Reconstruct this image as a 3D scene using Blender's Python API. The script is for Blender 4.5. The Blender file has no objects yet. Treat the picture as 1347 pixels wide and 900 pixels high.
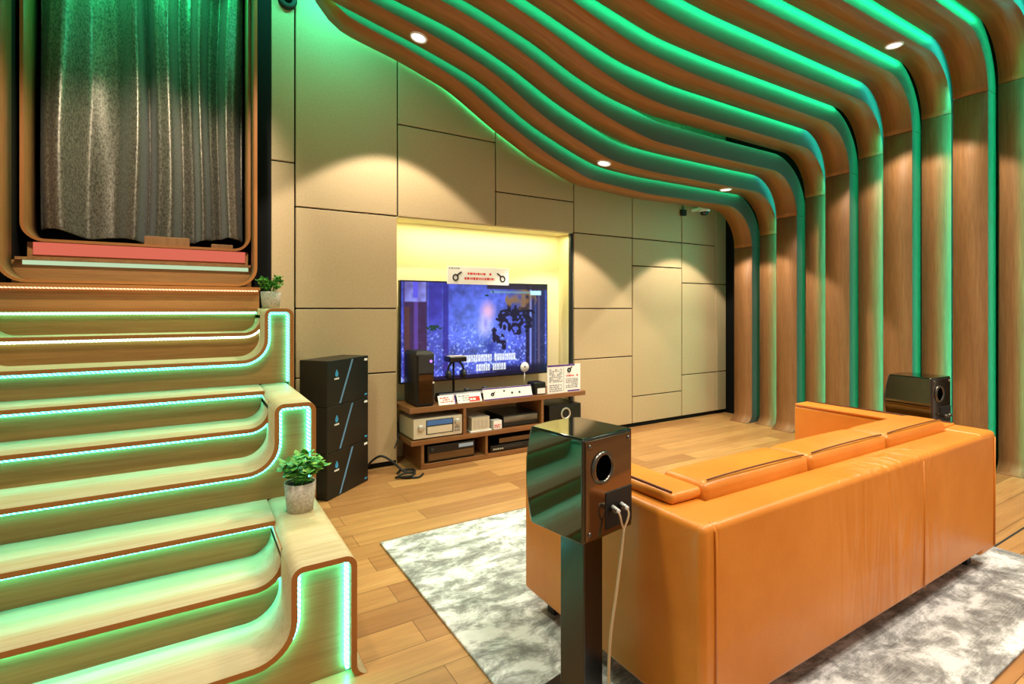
import bpy, bmesh, math, random
import numpy as np
from mathutils import Vector
random.seed(7)
PI = math.pi
SC = bpy.context.scene
COL = SC.collection

# ------------------------------------------------------------------ camera, world, big lights, exposure
cam = bpy.data.cameras.new('camera'); camo = bpy.data.objects.new('camera', cam); COL.objects.link(camo)
camo.location = (0, 0, 1.3); camo.rotation_euler = (PI/2, 0, -math.radians(31.5))
cam.sensor_width = 36; cam.lens = 690/1347*36; cam.shift_y = -44/1347; cam.clip_start = .05
SC.camera = camo
SC.view_settings.view_transform = 'Standard'; SC.view_settings.look = 'None'
SC.view_settings.exposure = 0.0; SC.view_settings.gamma = 1.0
SC.view_settings.use_curve_mapping = False
SC.cycles.max_bounces = 6; SC.cycles.diffuse_bounces = 4; SC.cycles.glossy_bounces = 3
SC.cycles.sample_clamp_indirect = 6; SC.cycles.caustics_reflective = False; SC.cycles.caustics_refractive = False
W = bpy.data.worlds.new('world'); SC.world = W; W.use_nodes = True
bg = W.node_tree.nodes['Background']; bg.inputs[0].default_value = (1.0, .88, .72, 1); bg.inputs[1].default_value = .36

def lamp(name, kind, loc, energy, color, target=None, parent=None, **kw):
    l = bpy.data.lights.new(name, kind); l.energy = energy; l.color = color
    for k, v in kw.items(): setattr(l, k, v)
    o = bpy.data.objects.new(name, l); COL.objects.link(o); o.location = loc
    if target is not None:
        o.rotation_euler = (Vector(target)-Vector(loc)).to_track_quat('-Z', 'Y').to_euler()
    if parent: o.parent = parent
    return o
WARM = (1.0, .87, .69)
# added fill spots at ceiling height outside the frame, with no fittings
for (x, y, z, e) in ((2.3, -.3, 3.55, 240), (.9, -.6, 3.55, 150), (3.9, .2, 3.5, 230), (-.3, 1.5, 3.55, 190), (4.55, .25, 3.5, 110), (2.6, 2.0, 3.28, 170)):
    lamp('room_fill_spot', 'SPOT', (x, y, z), e, WARM, (x, y+.15, 0), spot_size=math.radians(115), spot_blend=.6, shadow_soft_size=.12)
lamp('alcove_fill_spot', 'SPOT', (-.1, 2.75, 3.55), 420, WARM, (-.26, 4.6, 1.80), spot_size=math.radians(58), spot_blend=.7, shadow_soft_size=.06)  # added unseen spot that brightens the lower curtain and top steps
GREEN = (.02, 1.0, .36)
# green strip lights over the alcove and behind the first wooden band, above the frame
lamp('alcove_green_strip', 'AREA', (-.26, 4.44, 3.84), 9, GREEN, (-.26, 4.60, 3.3), shape='RECTANGLE', size=1.1, size_y=.04, spread=math.radians(130))
lamp('wall_green_strip', 'AREA', (.75, 3.80, 3.84), 19, (.06, 1.0, .55), (.75, 4.22, 3.2), shape='RECTANGLE', size=.8, size_y=.04)
# warm cove light of the television niche
lamp('niche_cove_light', 'AREA', (2.38, 4.26, 2.03), 12, (1, .89, .42), (2.38, 4.40, 1.0), shape='RECTANGLE', size=1.75, size_y=.04)

# ------------------------------------------------------------------ materials
def lin(c):
    if isinstance(c, str):
        c = [int(c[i:i+2], 16)/255 for i in (1, 3, 5)]
    return tuple((v/12.92 if v <= .04045 else ((v+.055)/1.055)**2.4) for v in c)+(1,)
def mat(name, color='#808080', rough=.5, metal=0, coat=0, spec=.5, emit=None, estr=0):
    m = bpy.data.materials.new(name); m.use_nodes = True
    b = m.node_tree.nodes['Principled BSDF']
    b.inputs['Base Color'].default_value = lin(color); b.inputs['Roughness'].default_value = rough
    b.inputs['Metallic'].default_value = metal; b.inputs['Coat Weight'].default_value = coat
    b.inputs['Specular IOR Level'].default_value = spec
    if emit is not None:
        b.inputs['Emission Color'].default_value = emit if len(emit) == 4 else tuple(emit)+(1,)
        b.inputs['Emission Strength'].default_value = estr
    return m
def nd(m, t, **kw):
    n = m.node_tree.nodes.new(t)
    for k, v in kw.items(): setattr(n, k, v)
    return n
def lk(m, a, b): m.node_tree.links.new(a, b)
def bsdf(m): return m.node_tree.nodes['Principled BSDF']
def coords(m, scale=(1, 1, 1), rot=(0, 0, 0), which='Object'):
    t = nd(m, 'ShaderNodeTexCoord'); p = nd(m, 'ShaderNodeMapping')
    p.inputs['Scale'].default_value = scale; p.inputs['Rotation'].default_value = rot
    lk(m, t.outputs[which], p.inputs[0]); return p.outputs[0]
def ramp(m, fac, stops):
    r = nd(m, 'ShaderNodeValToRGB'); e = r.color_ramp.elements
    while len(e) < len(stops): e.new(.5)
    for i, (p, c) in enumerate(stops): e[i].position = p; e[i].color = lin(c)
    lk(m, fac, r.inputs[0]); return r.outputs[0]
def noise(m, vec, scale, detail=4, rough=.55, dist=0):
    n = nd(m, 'ShaderNodeTexNoise'); n.inputs['Scale'].default_value = scale; n.inputs['Detail'].default_value = detail
    n.inputs['Roughness'].default_value = rough; n.inputs['Distortion'].default_value = dist
    lk(m, vec, n.inputs['Vector']); return n.outputs['Fac']
def bump(m, h, strength=.2, dist=.01):
    b = nd(m, 'ShaderNodeBump'); b.inputs['Strength'].default_value = strength; b.inputs['Distance'].default_value = dist
    lk(m, h, b.inputs['Height']); lk(m, b.outputs[0], bsdf(m).inputs['Normal'])
def mix(m, fac, a, b, mode='MIX'):
    n = nd(m, 'ShaderNodeMix', data_type='RGBA', blend_type=mode)
    for sock, v in ((n.inputs[0], fac), (n.inputs[6], a), (n.inputs[7], b)):
        if hasattr(v, 'links'): lk(m, v, sock)
        elif isinstance(v, (int, float)): sock.default_value = v
        else: sock.default_value = lin(v)
    return n.outputs[2]
def wood(name, c0, c1, c2, scale, rough=.45, coat=0, bm=.08):
    """grain: scale is small along the fibre and large across it"""
    m = mat(name, c1, rough, coat=coat)
    v = coords(m, scale)
    f = noise(m, v, 1.0, 6, .65, .6)
    c = ramp(m, f, [(.25, c0), (.5, c1), (.75, c2)])
    v2 = coords(m, tuple(s*5 for s in scale)); f2 = noise(m, v2, 1.0, 2)
    c = mix(m, .35, c, ramp(m, f2, [(.3, c0), (.7, c2)]))
    lk(m, c, bsdf(m).inputs['Base Color']); bump(m, f2, bm, .003)
    return m
M = {}
M['rib'] = wood('walnut_band', '#74491a', '#965f28', '#ac7637', (1.1, 42, 1.1), .42)
M['rib_wall'] = wood('walnut_wall_board', '#6f4824', '#8c5f36', '#a27448', (1.3, 26, 1.3), .62)
M['rib_side'] = mat('band_side', '#464a45', .55)
M['step'] = wood('pale_step_veneer', '#bda274', '#d0b98d', '#dccaa4', (1.2, 28, 28), .5)
M['riser'] = wood('riser_veneer', '#865528', '#9d6a36', '#b07d48', (1.0, 20, 26), .5)
M['edge'] = mat('step_edge', '#a3622a', .5)
M['frame'] = wood('alcove_veneer', '#74481f', '#8c5c30', '#a06f40', (22, 22, 1.2), .5)
M['cab'] = wood('cabinet_wood', '#6b4122', '#82532c', '#96663a', (1.5, 30, 30), .4)
M['black'] = mat('matt_black', '#0b0b0b', .6)
M['darkwall'] = mat('dark_paint', '#050505', .7, spec=.2)
M['gloss'] = mat('gloss_black', '#5c6060', .05, 1.0)
M['column'] = mat('column_black', '#06080a', .22, spec=.8)
M['gloss_plastic'] = mat('gloss_black_plastic', '#050505', .1, coat=.5)
M['satin'] = mat('satin_black', '#070707', .35)
M['dgrey'] = mat('dark_grey', '#2a2a2a', .45)
M['silver'] = mat('silver_metal', '#c9c4ba', .35, .6)
M['champagne'] = mat('champagne_front', '#d8cdb8', .4, .2)
M['white'] = mat('white_plastic', '#eeeeee', .4)
M['brown_gloss'] = mat('brown_gloss_panel', '#6b5a48', .09, .9, coat=.3)
M['paper'] = mat('white_paper', '#f2efec', .7)
M['purple'] = mat('purple_ink', '#5a2c8a', .7)
M['red'] = mat('red_ink', '#d22a20', .7)
M['ink'] = mat('black_ink', '#26262a', .7)
M['grey_ink'] = mat('grey_ink', '#8d8a90', .7)
M['blue'] = mat('blue_print', '#3aa0d8', .5)
M['bluegrey'] = mat('blue_grey_stripe', '#5f8fb8', .5)
M['panel'] = None
m = mat('wall_panel', '#b5a077', .55); v = coords(m, (1, 1, 1)); f = noise(m, v, 60, 3)
lk(m, ramp(m, f, [(.3, '#bca27b'), (.7, '#c4ab86')]), bsdf(m).inputs['Base Color']); bump(m, f, .04, .002); M['panel'] = m
M['niche'] = mat('niche_paint', '#ece4bc', .6)
M['ceil'] = mat('ceiling_paint', '#1c241f', .8)
# floor planks
m = mat('oak_planks', '#c79b64', .38); v = coords(m, (1, 1, 1))
br = nd(m, 'ShaderNodeTexBrick'); br.offset = .37; br.inputs['Scale'].default_value = 1
br.inputs['Brick Width'].default_value = 1.25; br.inputs['Row Height'].default_value = .16
br.inputs['Mortar Size'].default_value = .0018; br.inputs['Mortar'].default_value = lin('#7a5630')
br.inputs['Color1'].default_value = lin('#c99a64'); br.inputs['Color2'].default_value = lin('#a17044'); br.inputs['Bias'].default_value = -.1
lk(m, v, br.inputs['Vector'])
v2 = coords(m, (1.2, 16, 1)); f = noise(m, v2, 1.6, 6, .65, .8)
c = mix(m, .55, br.outputs['Color'], mix(m, 1.0, br.outputs['Color'], ramp(m, f, [(.25, '#94704c'), (.52, '#dccbb0'), (.8, '#ffffff')]), 'MULTIPLY'))
lk(m, c, bsdf(m).inputs['Base Color']); bump(m, f, .05, .002); M['floor'] = m
# rug
m = mat('rug_pile', '#a9a7a0', .9, spec=.2); v = coords(m, (1, 1.6, 1))
f1 = noise(m, v, 5.0, 9, .74, .35); f2 = noise(m, coords(m, (3, 90, 1)), 3, 2)
c = ramp(m, f1, [(.38, '#68696a'), (.465, '#96989a'), (.53, '#cccfd2'), (.58, '#eff1f4')])
c = mix(m, .18, c, ramp(m, f2, [(.3, '#77746c'), (.7, '#eceae6')]))
lk(m, c, bsdf(m).inputs['Base Color']); bump(m, f2, .35, .006); M['rug'] = m
# leather
def leather(name, c0, c1, creases=False):
    m = mat(name, c1, .38, coat=.08); v = coords(m, (1, 1, 1))
    f = noise(m, v, 3.5, 4); lk(m, ramp(m, f, [(.3, c0), (.7, c1)]), bsdf(m).inputs['Base Color'])
    g = noise(m, v, 160, 2)
    if creases:
        w = noise(m, coords(m, (11, 11, 2.2), (0, .25, 0)), 1, 2, .4, 1.0)
        # slack creases only in the middle stretch of the back, beside the seam
        sx = nd(m, 'ShaderNodeSeparateXYZ'); lk(m, v, sx.inputs[0])
        q = nd(m, 'ShaderNodeMath', operation='SUBTRACT'); lk(m, sx.outputs[0], q.inputs[0]); q.inputs[1].default_value = .12
        q2 = nd(m, 'ShaderNodeMath', operation='POWER'); lk(m, q.outputs[0], q2.inputs[0]); q2.inputs[1].default_value = 2
        q3 = nd(m, 'ShaderNodeMath', operation='MULTIPLY'); lk(m, q2.outputs[0], q3.inputs[0]); q3.inputs[1].default_value = -7
        q4 = nd(m, 'ShaderNodeMath', operation='EXPONENT'); lk(m, q3.outputs[0], q4.inputs[0])
        q5 = nd(m, 'ShaderNodeMath', operation='MULTIPLY'); lk(m, q4.outputs[0], q5.inputs[0]); lk(m, w, q5.inputs[1])
        a = nd(m, 'ShaderNodeMath', operation='MULTIPLY_ADD'); lk(m, q5.outputs[0], a.inputs[0]); a.inputs[1].default_value = 30; lk(m, g, a.inputs[2])
        bump(m, a.outputs[0], .35, .0022)
    else:
        w = noise(m, v, 12, 3); a = nd(m, 'ShaderNodeMath', operation='MULTIPLY_ADD'); lk(m, w, a.inputs[0]); a.inputs[1].default_value = 5; lk(m, g, a.inputs[2])
        bump(m, a.outputs[0], .3, .0018)
    return m
M['leather'] = leather('orange_leather', '#c9771f', '#d8872f')
M['leather_back'] = leather('orange_leather_back', '#c9771f', '#d8872f', True)
M['stitch'] = mat('dark_piping', '#5a2a0c', .5)
# velvet
m = mat('velvet', '#5b5348', .38, .6, spec=.6); v = coords(m, (1, 1, .55)); f = noise(m, v, 95, 4, .7)
lk(m, ramp(m, f, [(.38, '#5a5248'), (.6, '#958b7c')]), bsdf(m).inputs['Base Color'])
bsdf(m).inputs['Sheen Weight'].default_value = .15; bsdf(m).inputs['Sheen Roughness'].default_value = .4
bump(m, f, .3, .003); M['velvet'] = m
m = mat('pot_clay', '#c2b4a6', .8); f = noise(m, coords(m), 90, 3); lk(m, ramp(m, f, [(.3, '#a99a8c'), (.7, '#d2c5b8')]), bsdf(m).inputs['Base Color']); M['pot'] = m
m = mat('leaf', '#4f9a35', .5); oi = nd(m, 'ShaderNodeTexNoise'); oi.inputs['Scale'].default_value = 45
lk(m, coords(m), oi.inputs['Vector']); lk(m, ramp(m, oi.outputs['Fac'], [(.3, '#2c6a1f'), (.55, '#5fa53c'), (.75, '#b3cc62')]), bsdf(m).inputs['Base Color']); M['leaf'] = m
M['soil'] = mat('soil', '#2a1c12', .9)
M['copper'] = mat('cable_sleeve', '#b89c78', .45)
M['gold'] = mat('brass', '#c9a860', .3, .8)
M['lens'] = mat('lit_lens', '#ffffff', .4, emit=(1, .95, .88), estr=2.2)
M['port'] = mat('port_black', '#020202', .95, spec=.0)
M['steel'] = mat('screw_steel', '#6b665e', .25, .9)
M['violet_led'] = mat('violet_led', '#5030ff', .4, emit=(.25, .1, 1), estr=4)
M['display'] = mat('display_glass', '#0d1626', .15, emit=(.12, .3, .6), estr=.35)
def led(name, color, strength, dots=True):
    m = bpy.data.materials.new(name); m.use_nodes = True; nt = m.node_tree
    for n in list(nt.nodes): nt.nodes.remove(n)
    o = nt.nodes.new('ShaderNodeOutputMaterial'); e = nt.nodes.new('ShaderNodeEmission')
    e.inputs[0].default_value = tuple(color)+(1,); e.inputs[1].default_value = strength
    nt.links.new(e.outputs[0], o.inputs[0])
    if dots:   # the diodes sit 16 mm apart along the strip
        t = nt.nodes.new('ShaderNodeTexCoord'); s = nt.nodes.new('ShaderNodeVectorMath'); s.operation = 'DOT_PRODUCT'
        s.inputs[1].default_value = (1, 0, 1); nt.links.new(t.outputs['Object'], s.inputs[0])
        k = nt.nodes.new('ShaderNodeMath'); k.operation = 'MULTIPLY'; k.inputs[1].default_value = 2*PI/.018; nt.links.new(s.outputs['Value'], k.inputs[0])
        q = nt.nodes.new('ShaderNodeMath'); q.operation = 'SINE'; nt.links.new(k.outputs[0], q.inputs[0])
        a = nt.nodes.new('ShaderNodeMath'); a.operation = 'MULTIPLY_ADD'; a.inputs[1].default_value = .6*strength; a.inputs[2].default_value = strength
        nt.links.new(q.outputs[0], a.inputs[0]); nt.links.new(a.outputs[0], e.inputs[1])
    return m

# ------------------------------------------------------------------ geometry helpers
class MB:
    def __init__(s): s.v = []; s.f = []; s.m = []; s.sm = []
    def add(s, vs, fs, mi=0, smooth=False):
        b = len(s.v); s.v += [tuple(p) for p in vs]
        for f in fs: s.f.append([b+i for i in f]); s.m.append(mi); s.sm.append(smooth)
        return s
    def box(s, x0, x1, y0, y1, z0, z1, mi=0):
        return s.add([(x0,y0,z0),(x1,y0,z0),(x1,y1,z0),(x0,y1,z0),(x0,y0,z1),(x1,y0,z1),(x1,y1,z1),(x0,y1,z1)],
                     [(3,2,1,0),(4,5,6,7),(0,1,5,4),(1,2,6,5),(2,3,7,6),(3,0,4,7)], mi)
    def tube(s, pts, r, n=8, mi=0, closed=False):
        P = [Vector(p) for p in pts]; rings = []; N = len(P); up = None
        for i in range(N):
            a = P[(i-1) % N] if (closed or i) else P[0]; b = P[(i+1) % N] if (closed or i < N-1) else P[-1]
            t = (b-a).normalized()
            if up is None: up = Vector((0,0,1)) if abs(t.z) < .9 else Vector((1,0,0))
            u = (up - t*up.dot(t)).normalized(); up = u; w = t.cross(u)
            rings.append([P[i]+(u*math.cos(2*PI*k/n)+w*math.sin(2*PI*k/n))*r for k in range(n)])
        vs = [p for R in rings for p in R]; fs = []
        for i in range(N if closed else N-1):
            j = (i+1) % N
            for k in range(n): fs.append((i*n+k, i*n+(k+1) % n, j*n+(k+1) % n, j*n+k))
        s.add(vs, fs, mi, True)
        if not closed: s.add(rings[0], [tuple(range(n))[::-1]], mi); s.add(rings[-1], [tuple(range(n))], mi)
        return s
    def lathe(s, prof, c=(0,0,0), axis='z', n=24, mi=0, smooth=True):
        vs = []
        for r, h in prof:
            for k in range(n):
                a = 2*PI*k/n; p = (r*math.cos(a), r*math.sin(a), h)
                if axis == 'y': p = (p[0], p[2], p[1])
                elif axis == 'x': p = (p[2], p[0], p[1])
                vs.append((c[0]+p[0], c[1]+p[1], c[2]+p[2]))
        fs = [(i*n+k, i*n+(k+1) % n, (i+1)*n+(k+1) % n, (i+1)*n+k) for i in range(len(prof)-1) for k in range(n)]
        return s.add(vs, fs, mi, smooth)
    def disc(s, c, r, axis='z', n=24, mi=0, h=.002):
        return s.lathe([(0, 0), (r, 0), (r, h), (0, h)], c, axis, n, mi, False)
    def prism(s, poly, y0, y1, mi=0):
        """closed xz polygon extruded in y"""
        n = len(poly); vs = [(x, y0, z) for x, z in poly]+[(x, y1, z) for x, z in poly]
        fs = [tuple(range(n)), tuple(range(2*n-1, n-1, -1))]+[(i, n+i, n+(i+1) % n, (i+1) % n) for i in range(n)]
        return s.add(vs, fs, mi)
def obj(name, mb, mats, parent=None, bevel=0, seg=2, local=False, sub=0, smooth=False):
    me = bpy.data.meshes.new(name)
    off = Vector((0,0,0))
    if parent is not None and not local:
        p = parent
        while p is not None: off += p.location; p = p.parent
    me.from_pydata([Vector(v)-off for v in mb.v], [], mb.f)
    if not isinstance(mats, (list, tuple)): mats = [mats]
    for m_ in mats: me.materials.append(m_)
    me.polygons.foreach_set('material_index', mb.m); me.polygons.foreach_set('use_smooth', [bool(x) or smooth for x in mb.sm])
    bm = bmesh.new(); bm.from_mesh(me); bmesh.ops.remove_doubles(bm, verts=bm.verts, dist=1e-6)
    bmesh.ops.recalc_face_normals(bm, faces=bm.faces); bm.to_mesh(me); bm.free(); me.update()
    o = bpy.data.objects.new(name, me); COL.objects.link(o)
    if parent is not None: o.parent = parent
    if bevel:
        b = o.modifiers.new('bevel', 'BEVEL'); b.width = bevel; b.segments = seg; b.limit_method = 'ANGLE'; b.angle_limit = math.radians(40)
        if seg > 1:
            for p in me.polygons: p.use_smooth = True
            b.harden_normals = True
    if sub:
        s_ = o.modifiers.new('subdiv', 'SUBSURF'); s_.levels = sub; s_.render_levels = sub
    return o
def tag(o, label, cat, group=None):
    o['label'] = label; o['category'] = cat
    if group: o['group'] = group
    return o
def thing(name, label, cat, loc=(0,0,0), rz=0, group=None):
    o = bpy.data.objects.new(name, None); COL.objects.link(o); o.location = loc; o.rotation_euler = (0,0,rz)
    o.empty_display_size = .1
    return tag(o, label, cat, group)
def struct(name, mb, mats, **kw):
    o = obj(name, mb, mats, **kw); o['kind'] = 'structure'; return o
def arc(cx, cz, r, a0, a1, n=8):
    return [(cx+r*math.cos(a0+(a1-a0)*i/n), cz+r*math.sin(a0+(a1-a0)*i/n)) for i in range(n+1)]
def dedupe(p):
    q = [p[0]]
    for a in p[1:]:
        if abs(a[0]-q[-1][0])+abs(a[1]-q[-1][1]) > 1e-5: q.append(a)
    return q
def offset(path, d):
    """offset an xz polyline to its right-hand side (positive d)"""
    out = []; n = len(path)
    for i in range(n):
        a = Vector(path[max(i-1, 0)]); b = Vector(path[i]); c = Vector(path[min(i+1, n-1)])
        t1 = (b-a).normalized() if i else (c-b).normalized(); t2 = (c-b).normalized() if i < n-1 else t1
        n1 = Vector((t1.y, -t1.x)); n2 = Vector((t2.y, -t2.x)); nn = n1+n2
        nn = nn/max(nn.length_squared, .2)*2
        out.append((b.x+nn.x*d, b.y+nn.y*d))
    return out
def sheet(mb, path, inner, y0, y1, m_top=0, m_edge=1, m_in=None, smooth=True):
    """ribbon between two xz polylines, extruded in y"""
    n = len(path); m_in = m_top if m_in is None else m_in
    mb.add([(x,y0,z) for x,z in path]+[(x,y1,z) for x,z in path], [(i,i+1,n+i+1,n+i) for i in range(n-1)], m_top, smooth)
    mb.add([(x,y0,z) for x,z in inner]+[(x,y1,z) for x,z in inner], [(i,i+1,n+i+1,n+i) for i in range(n-1)], m_in, smooth)
    for y in (y0, y1):
        mb.add([(x,y,z) for x,z in path]+[(x,y,z) for x,z in inner], [(i,i+1,n+i+1,n+i) for i in range(n-1)], m_edge)
    for i in (0, n-1):
        mb.add([(path[i][0],y0,path[i][1]),(path[i][0],y1,path[i][1]),(inner[i][0],y1,inner[i][1]),(inner[i][0],y0,inner[i][1])], [(0,1,2,3)], m_edge)
    return mb

# ------------------------------------------------------------------ room shell
struct('floor', MB().box(-3.5, 5.9, -2.5, 5.0, -.05, 0), M['floor'])
struct('trim_1', MB().box(-2, 5.6, 1.06, 1.07, 0, .0015), M['ink'])
struct('ceiling', MB().box(-3.5, 5.9, .3, 5.0, 3.95, 4.0), M['ceil'])
struct('wall_right', MB().box(5.72, 5.85, .3, 5.0, 0, 3.95), M['darkwall'])
WY = 4.2
NX0, NX1, NZ = 1.4625, 3.309, 2.062
mb = MB()
cols = [(.50, .667, (.04, 2.39, 3.95)), (.667, NX0, (.04, .775, 1.3, 2.065, 3.95)), (NX0, 2.398, (NZ, 2.83, 3.95)), (2.398, NX1, (NZ, 2.379, 3.95)),
        (NX1, 4.118, (.04, .78, 1.3, 2.07, 3.95)), (4.118, 4.91, (.04, .335, 1.77, 2.07, 3.95)), (4.91, 5.512, (.04, .52, 1.60, 2.07, 3.95)), (5.512, 5.72, (.04, .52, 1.60, 3.95)),
        (-2.4, -1.05, (.04, 1.3, 2.065, 3.95)), (-3.5, -2.4, (.04, 1.3, 2.065, 3.95))]
g = .0055
for x0, x1, zs in cols:
    for za, zb in zip(zs[:-1], zs[1:]): mb.box(x0+g, x1-g, WY, WY+.02, za+g, zb-g, 0)
mb.box(.50, NX0-.004, WY+.02, WY+.06, 0, 3.95, 1); mb.box(NX1+.004, 5.72, WY+.02, WY+.06, 0, 3.95, 1)
mb.box(NX0-.004, NX1+.004, WY+.02, WY+.06, NZ+.004, 3.95, 1); mb.box(-3.5, -1.05, WY+.02, WY+.06, 0, 3.95, 1)
struct('wall_back', mb, [M['panel'], M['darkwall']], bevel=.003, seg=1)
mb = MB(); d = .25
mb.box(NX0, NX1, WY+d, WY+d+.03, 0, NZ); mb.box(NX0-.02, NX0, WY+.021, WY+d+.03, 0, NZ); mb.box(NX1-.008, NX1+.02, WY+.021, WY+d+.03, 0, NZ); mb.box(NX0, NX1, WY+.021, WY+d, NZ-.004, NZ+.02)
struct('wall_niche', mb, M['niche'])
struct('trim_2', MB().box(NX1-.045, NX1-.012, WY+.0, WY+.03, .04, NZ-.005), M['black'])

# ------------------------------------------------------------------ curved wooden bands
KN = {
 1: [(-1.4,4.3),(.4,4.02),(.62,3.70),(.73,3.49),(.86,3.32),(1.06,3.265),(1.34,3.20),(1.77,3.06),(2.18,2.82),(2.59,2.62),(3.06,2.46),(3.8,2.415),(5.4,2.43)],
 2: [(-1.4,3.66),(.5,3.43),(1.04,3.3),(1.44,3.21),(1.93,3.07),(2.35,2.83),(2.72,2.69),(3.1,2.57),(3.6,2.545),(5.4,2.55)],
 3: [(-1.4,3.66),(1.1,3.35),(1.6,3.26),(2.06,3.11),(2.45,2.93),(2.82,2.81),(3.3,2.71),(4,2.70),(5.4,2.70)],
 4: [(-1.4,3.68),(1.0,3.41),(1.6,3.31),(2.12,3.17),(2.4,3.05),(2.8,2.94),(3.2,2.895),(5.4,2.885)],
 5: [(-1.4,3.7),(1.2,3.42),(1.85,3.30),(2.3,3.18),(2.66,3.09),(3.2,3.045),(5.4,3.035)],
 6: [(-1.4,3.72),(1.4,3.42),(2.4,3.24),(2.76,3.18),(3.3,3.165),(5.4,3.17)],
 7: [(-1.4,3.74),(1.5,3.43),(2.4,3.33),(3.0,3.295),(5.4,3.295)],
 8: [(-1.4,3.76),(1.5,3.48),(3.0,3.38),(5.4,3.39)],
 9: [(-1.4,3.78),(1.5,3.55),(3.0,3.46),(5.4,3.47)],
 10: [(-1.4,3.78),(1.5,3.6),(3.0,3.51),(5.4,3.52)],
 11: [(-1.4,3.79),(1.5,3.64),(3.0,3.57),(5.4,3.57)],
 12: [(-1.4,3.79),(1.5,3.67),(3.0,3.62),(5.4,3.62)]}
def band_path(k):
    xs = np.linspace(-1.4, 5.4, 341); zs = np.interp(xs, *zip(*KN[k]))
    for w in ((7, 9) if k == 1 else (15, 11)):
        pad = np.concatenate([np.full(w, zs[0]), zs, np.full(w, zs[-1])]); ker = np.ones(w)/w
        zs = np.convolve(pad, ker, 'same')[w:-w]
    xw = 5.44 if k % 2 else 5.525; R = .42
    path = []
    for x, z in zip(xs[::4], zs[::4]):
        if x < xw-R-.02: path.append((float(x), float(z)))
    zf = float(np.interp(xw-R, xs, zs))
    path += arc(xw-R, zf-R, R, PI/2, 0, 14)
    path += [(xw, z) for z in (zf-R-.5, 1.5, .8, .4)]
    fl = .10
    path += arc(xw-fl, fl, fl, 0, -PI/2, 6)
    return dedupe(path)
LEDC = {1: 9, 2: 14, 3: 18, 4: 18, 5: 24, 6: 30, 7: 37, 8: 42, 9: 42, 10: 38, 11: 38, 12: 28}
LEDW = {1: 3.5, 2: 1.8, 3: 17, 4: 7, 5: 20, 6: 10, 7: 22, 8: 15, 9: 27, 10: 17, 11: 27, 12: 8}
ORD = ['first', 'second', 'third', 'fourth', 'fifth', 'sixth', 'seventh', 'eighth', 'ninth', 'tenth', 'eleventh', 'twelfth']
bandpaths = {}
for k in range(1, 13):
    yc = 3.772-.25875*(k-1); hw = .1135 if k % 2 else .106
    p = band_path(k); bandpaths[k] = (p, yc)
    outer = [(x, max(z, .001)) for x, z in offset(p, -.17)]
    t = thing('curved_wood_band', '%s curved walnut band from the panelled television wall, running over ceiling and down right wall' % ORD[k-1], 'wood band', (5.44, yc, 0), 0, 'curved wooden bands over ceiling and right wall')
    ib = max(i for i in range(len(p)) if p[i][1] > 1.9)-1          # the bend ends here and the straight wall board begins
    ib = min(i for i in range(len(p)) if abs(p[i][0]-p[-12][0]) < 1e-4)
    obj('ceiling_veneer', sheet(MB(), p[:ib+1], outer[:ib+1], yc-hw, yc+hw, 0, 1, 1), [M['rib'], M['rib_side']], t)
    wp = [(p[ib][0], p[ib][1]-.004)]+p[ib+1:]; wo = [(outer[ib][0], outer[ib][1]-.004)]+outer[ib+1:]
    obj('wall_board', sheet(MB(), wp, wo, yc-hw, yc+hw, 0, 1, 1), [M['rib_wall'], M['rib_side']], t)
    # strip lights on the far side face of the band
    nk = len([q for q in offset(p, -.045) if q[1] > .06])
    ys = yc+hw+.003
    for i0, i1, d0, d1, st_ in ((0, ib-11, .012, .036, LEDC[k]), (ib-12, nk, .045, .062, LEDW[k])):
        if k == 1 and i0 == 0: d0, d1, ys = .19, .205, 4.183       # the first band's strip sits against the wall
        else: ys = yc+hw+.003
        u, v_ = offset(p, -d0)[i0:i1], offset(p, -d1)[i0:i1]
        obj('led_strip', sheet(MB(), u, v_, ys-.002, ys+.003, 0, 0, smooth=False), led('led_band', (.01, 1.0, .34) if i0 == 0 else ((.03, 1.0, .72) if k % 2 else (.01, 1.0, .36)), st_, False), t)

# ceiling downlights on the bands
def downlight(k, x, e, label, cone=95, visible=True):
    p, yc = bandpaths[k]
    z = float(np.interp(x, [q[0] for q in p[:80] if q[1] > 2], [q[1] for q in p[:80] if q[1] > 2]))
    j = min(range(len(p)-1), key=lambda i: abs(p[i][0]-x) if p[i][1] > 2 else 9)
    tx, tz = p[j+1][0]-p[j-1][0], p[j+1][1]-p[j-1][1]; sl = math.atan2(tz, tx)
    t = thing('ceiling_downlight', label, 'downlight', (x, yc, z), 0, 'recessed downlights in the wooden bands')
    t.rotation_euler = (0, -sl, 0)
    obj('trim_ring', MB().lathe([(.050, -.001), (.052, -.009), (.062, -.009), (.064, .002)], n=28), M['white'], t, local=True)
    obj('lens', MB().lathe([(0, -.004), (.050, -.004), (.050, .0), (0, 0)], n=28), M['lens'], t, local=True)
    l = lamp('downlight_lamp', 'SPOT', (x, yc, z-.03), e, WARM, (x, yc+.0, 0), spot_size=math.radians(cone), spot_blend=.15, shadow_soft_size=.03)
downlight(2, 1.378, 150, 'round white downlight in the second band, leftmost and highest above the niche')
downlight(2, 3.104, 130, 'round white downlight in the second band, above the television niche right end')
downlight(2, 4.777, 130, 'small round downlight near the bend above the white ceiling camera')
downlight(8, 4.75, 150, 'round white downlight at the upper right, in the eighth band before its bend')

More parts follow.
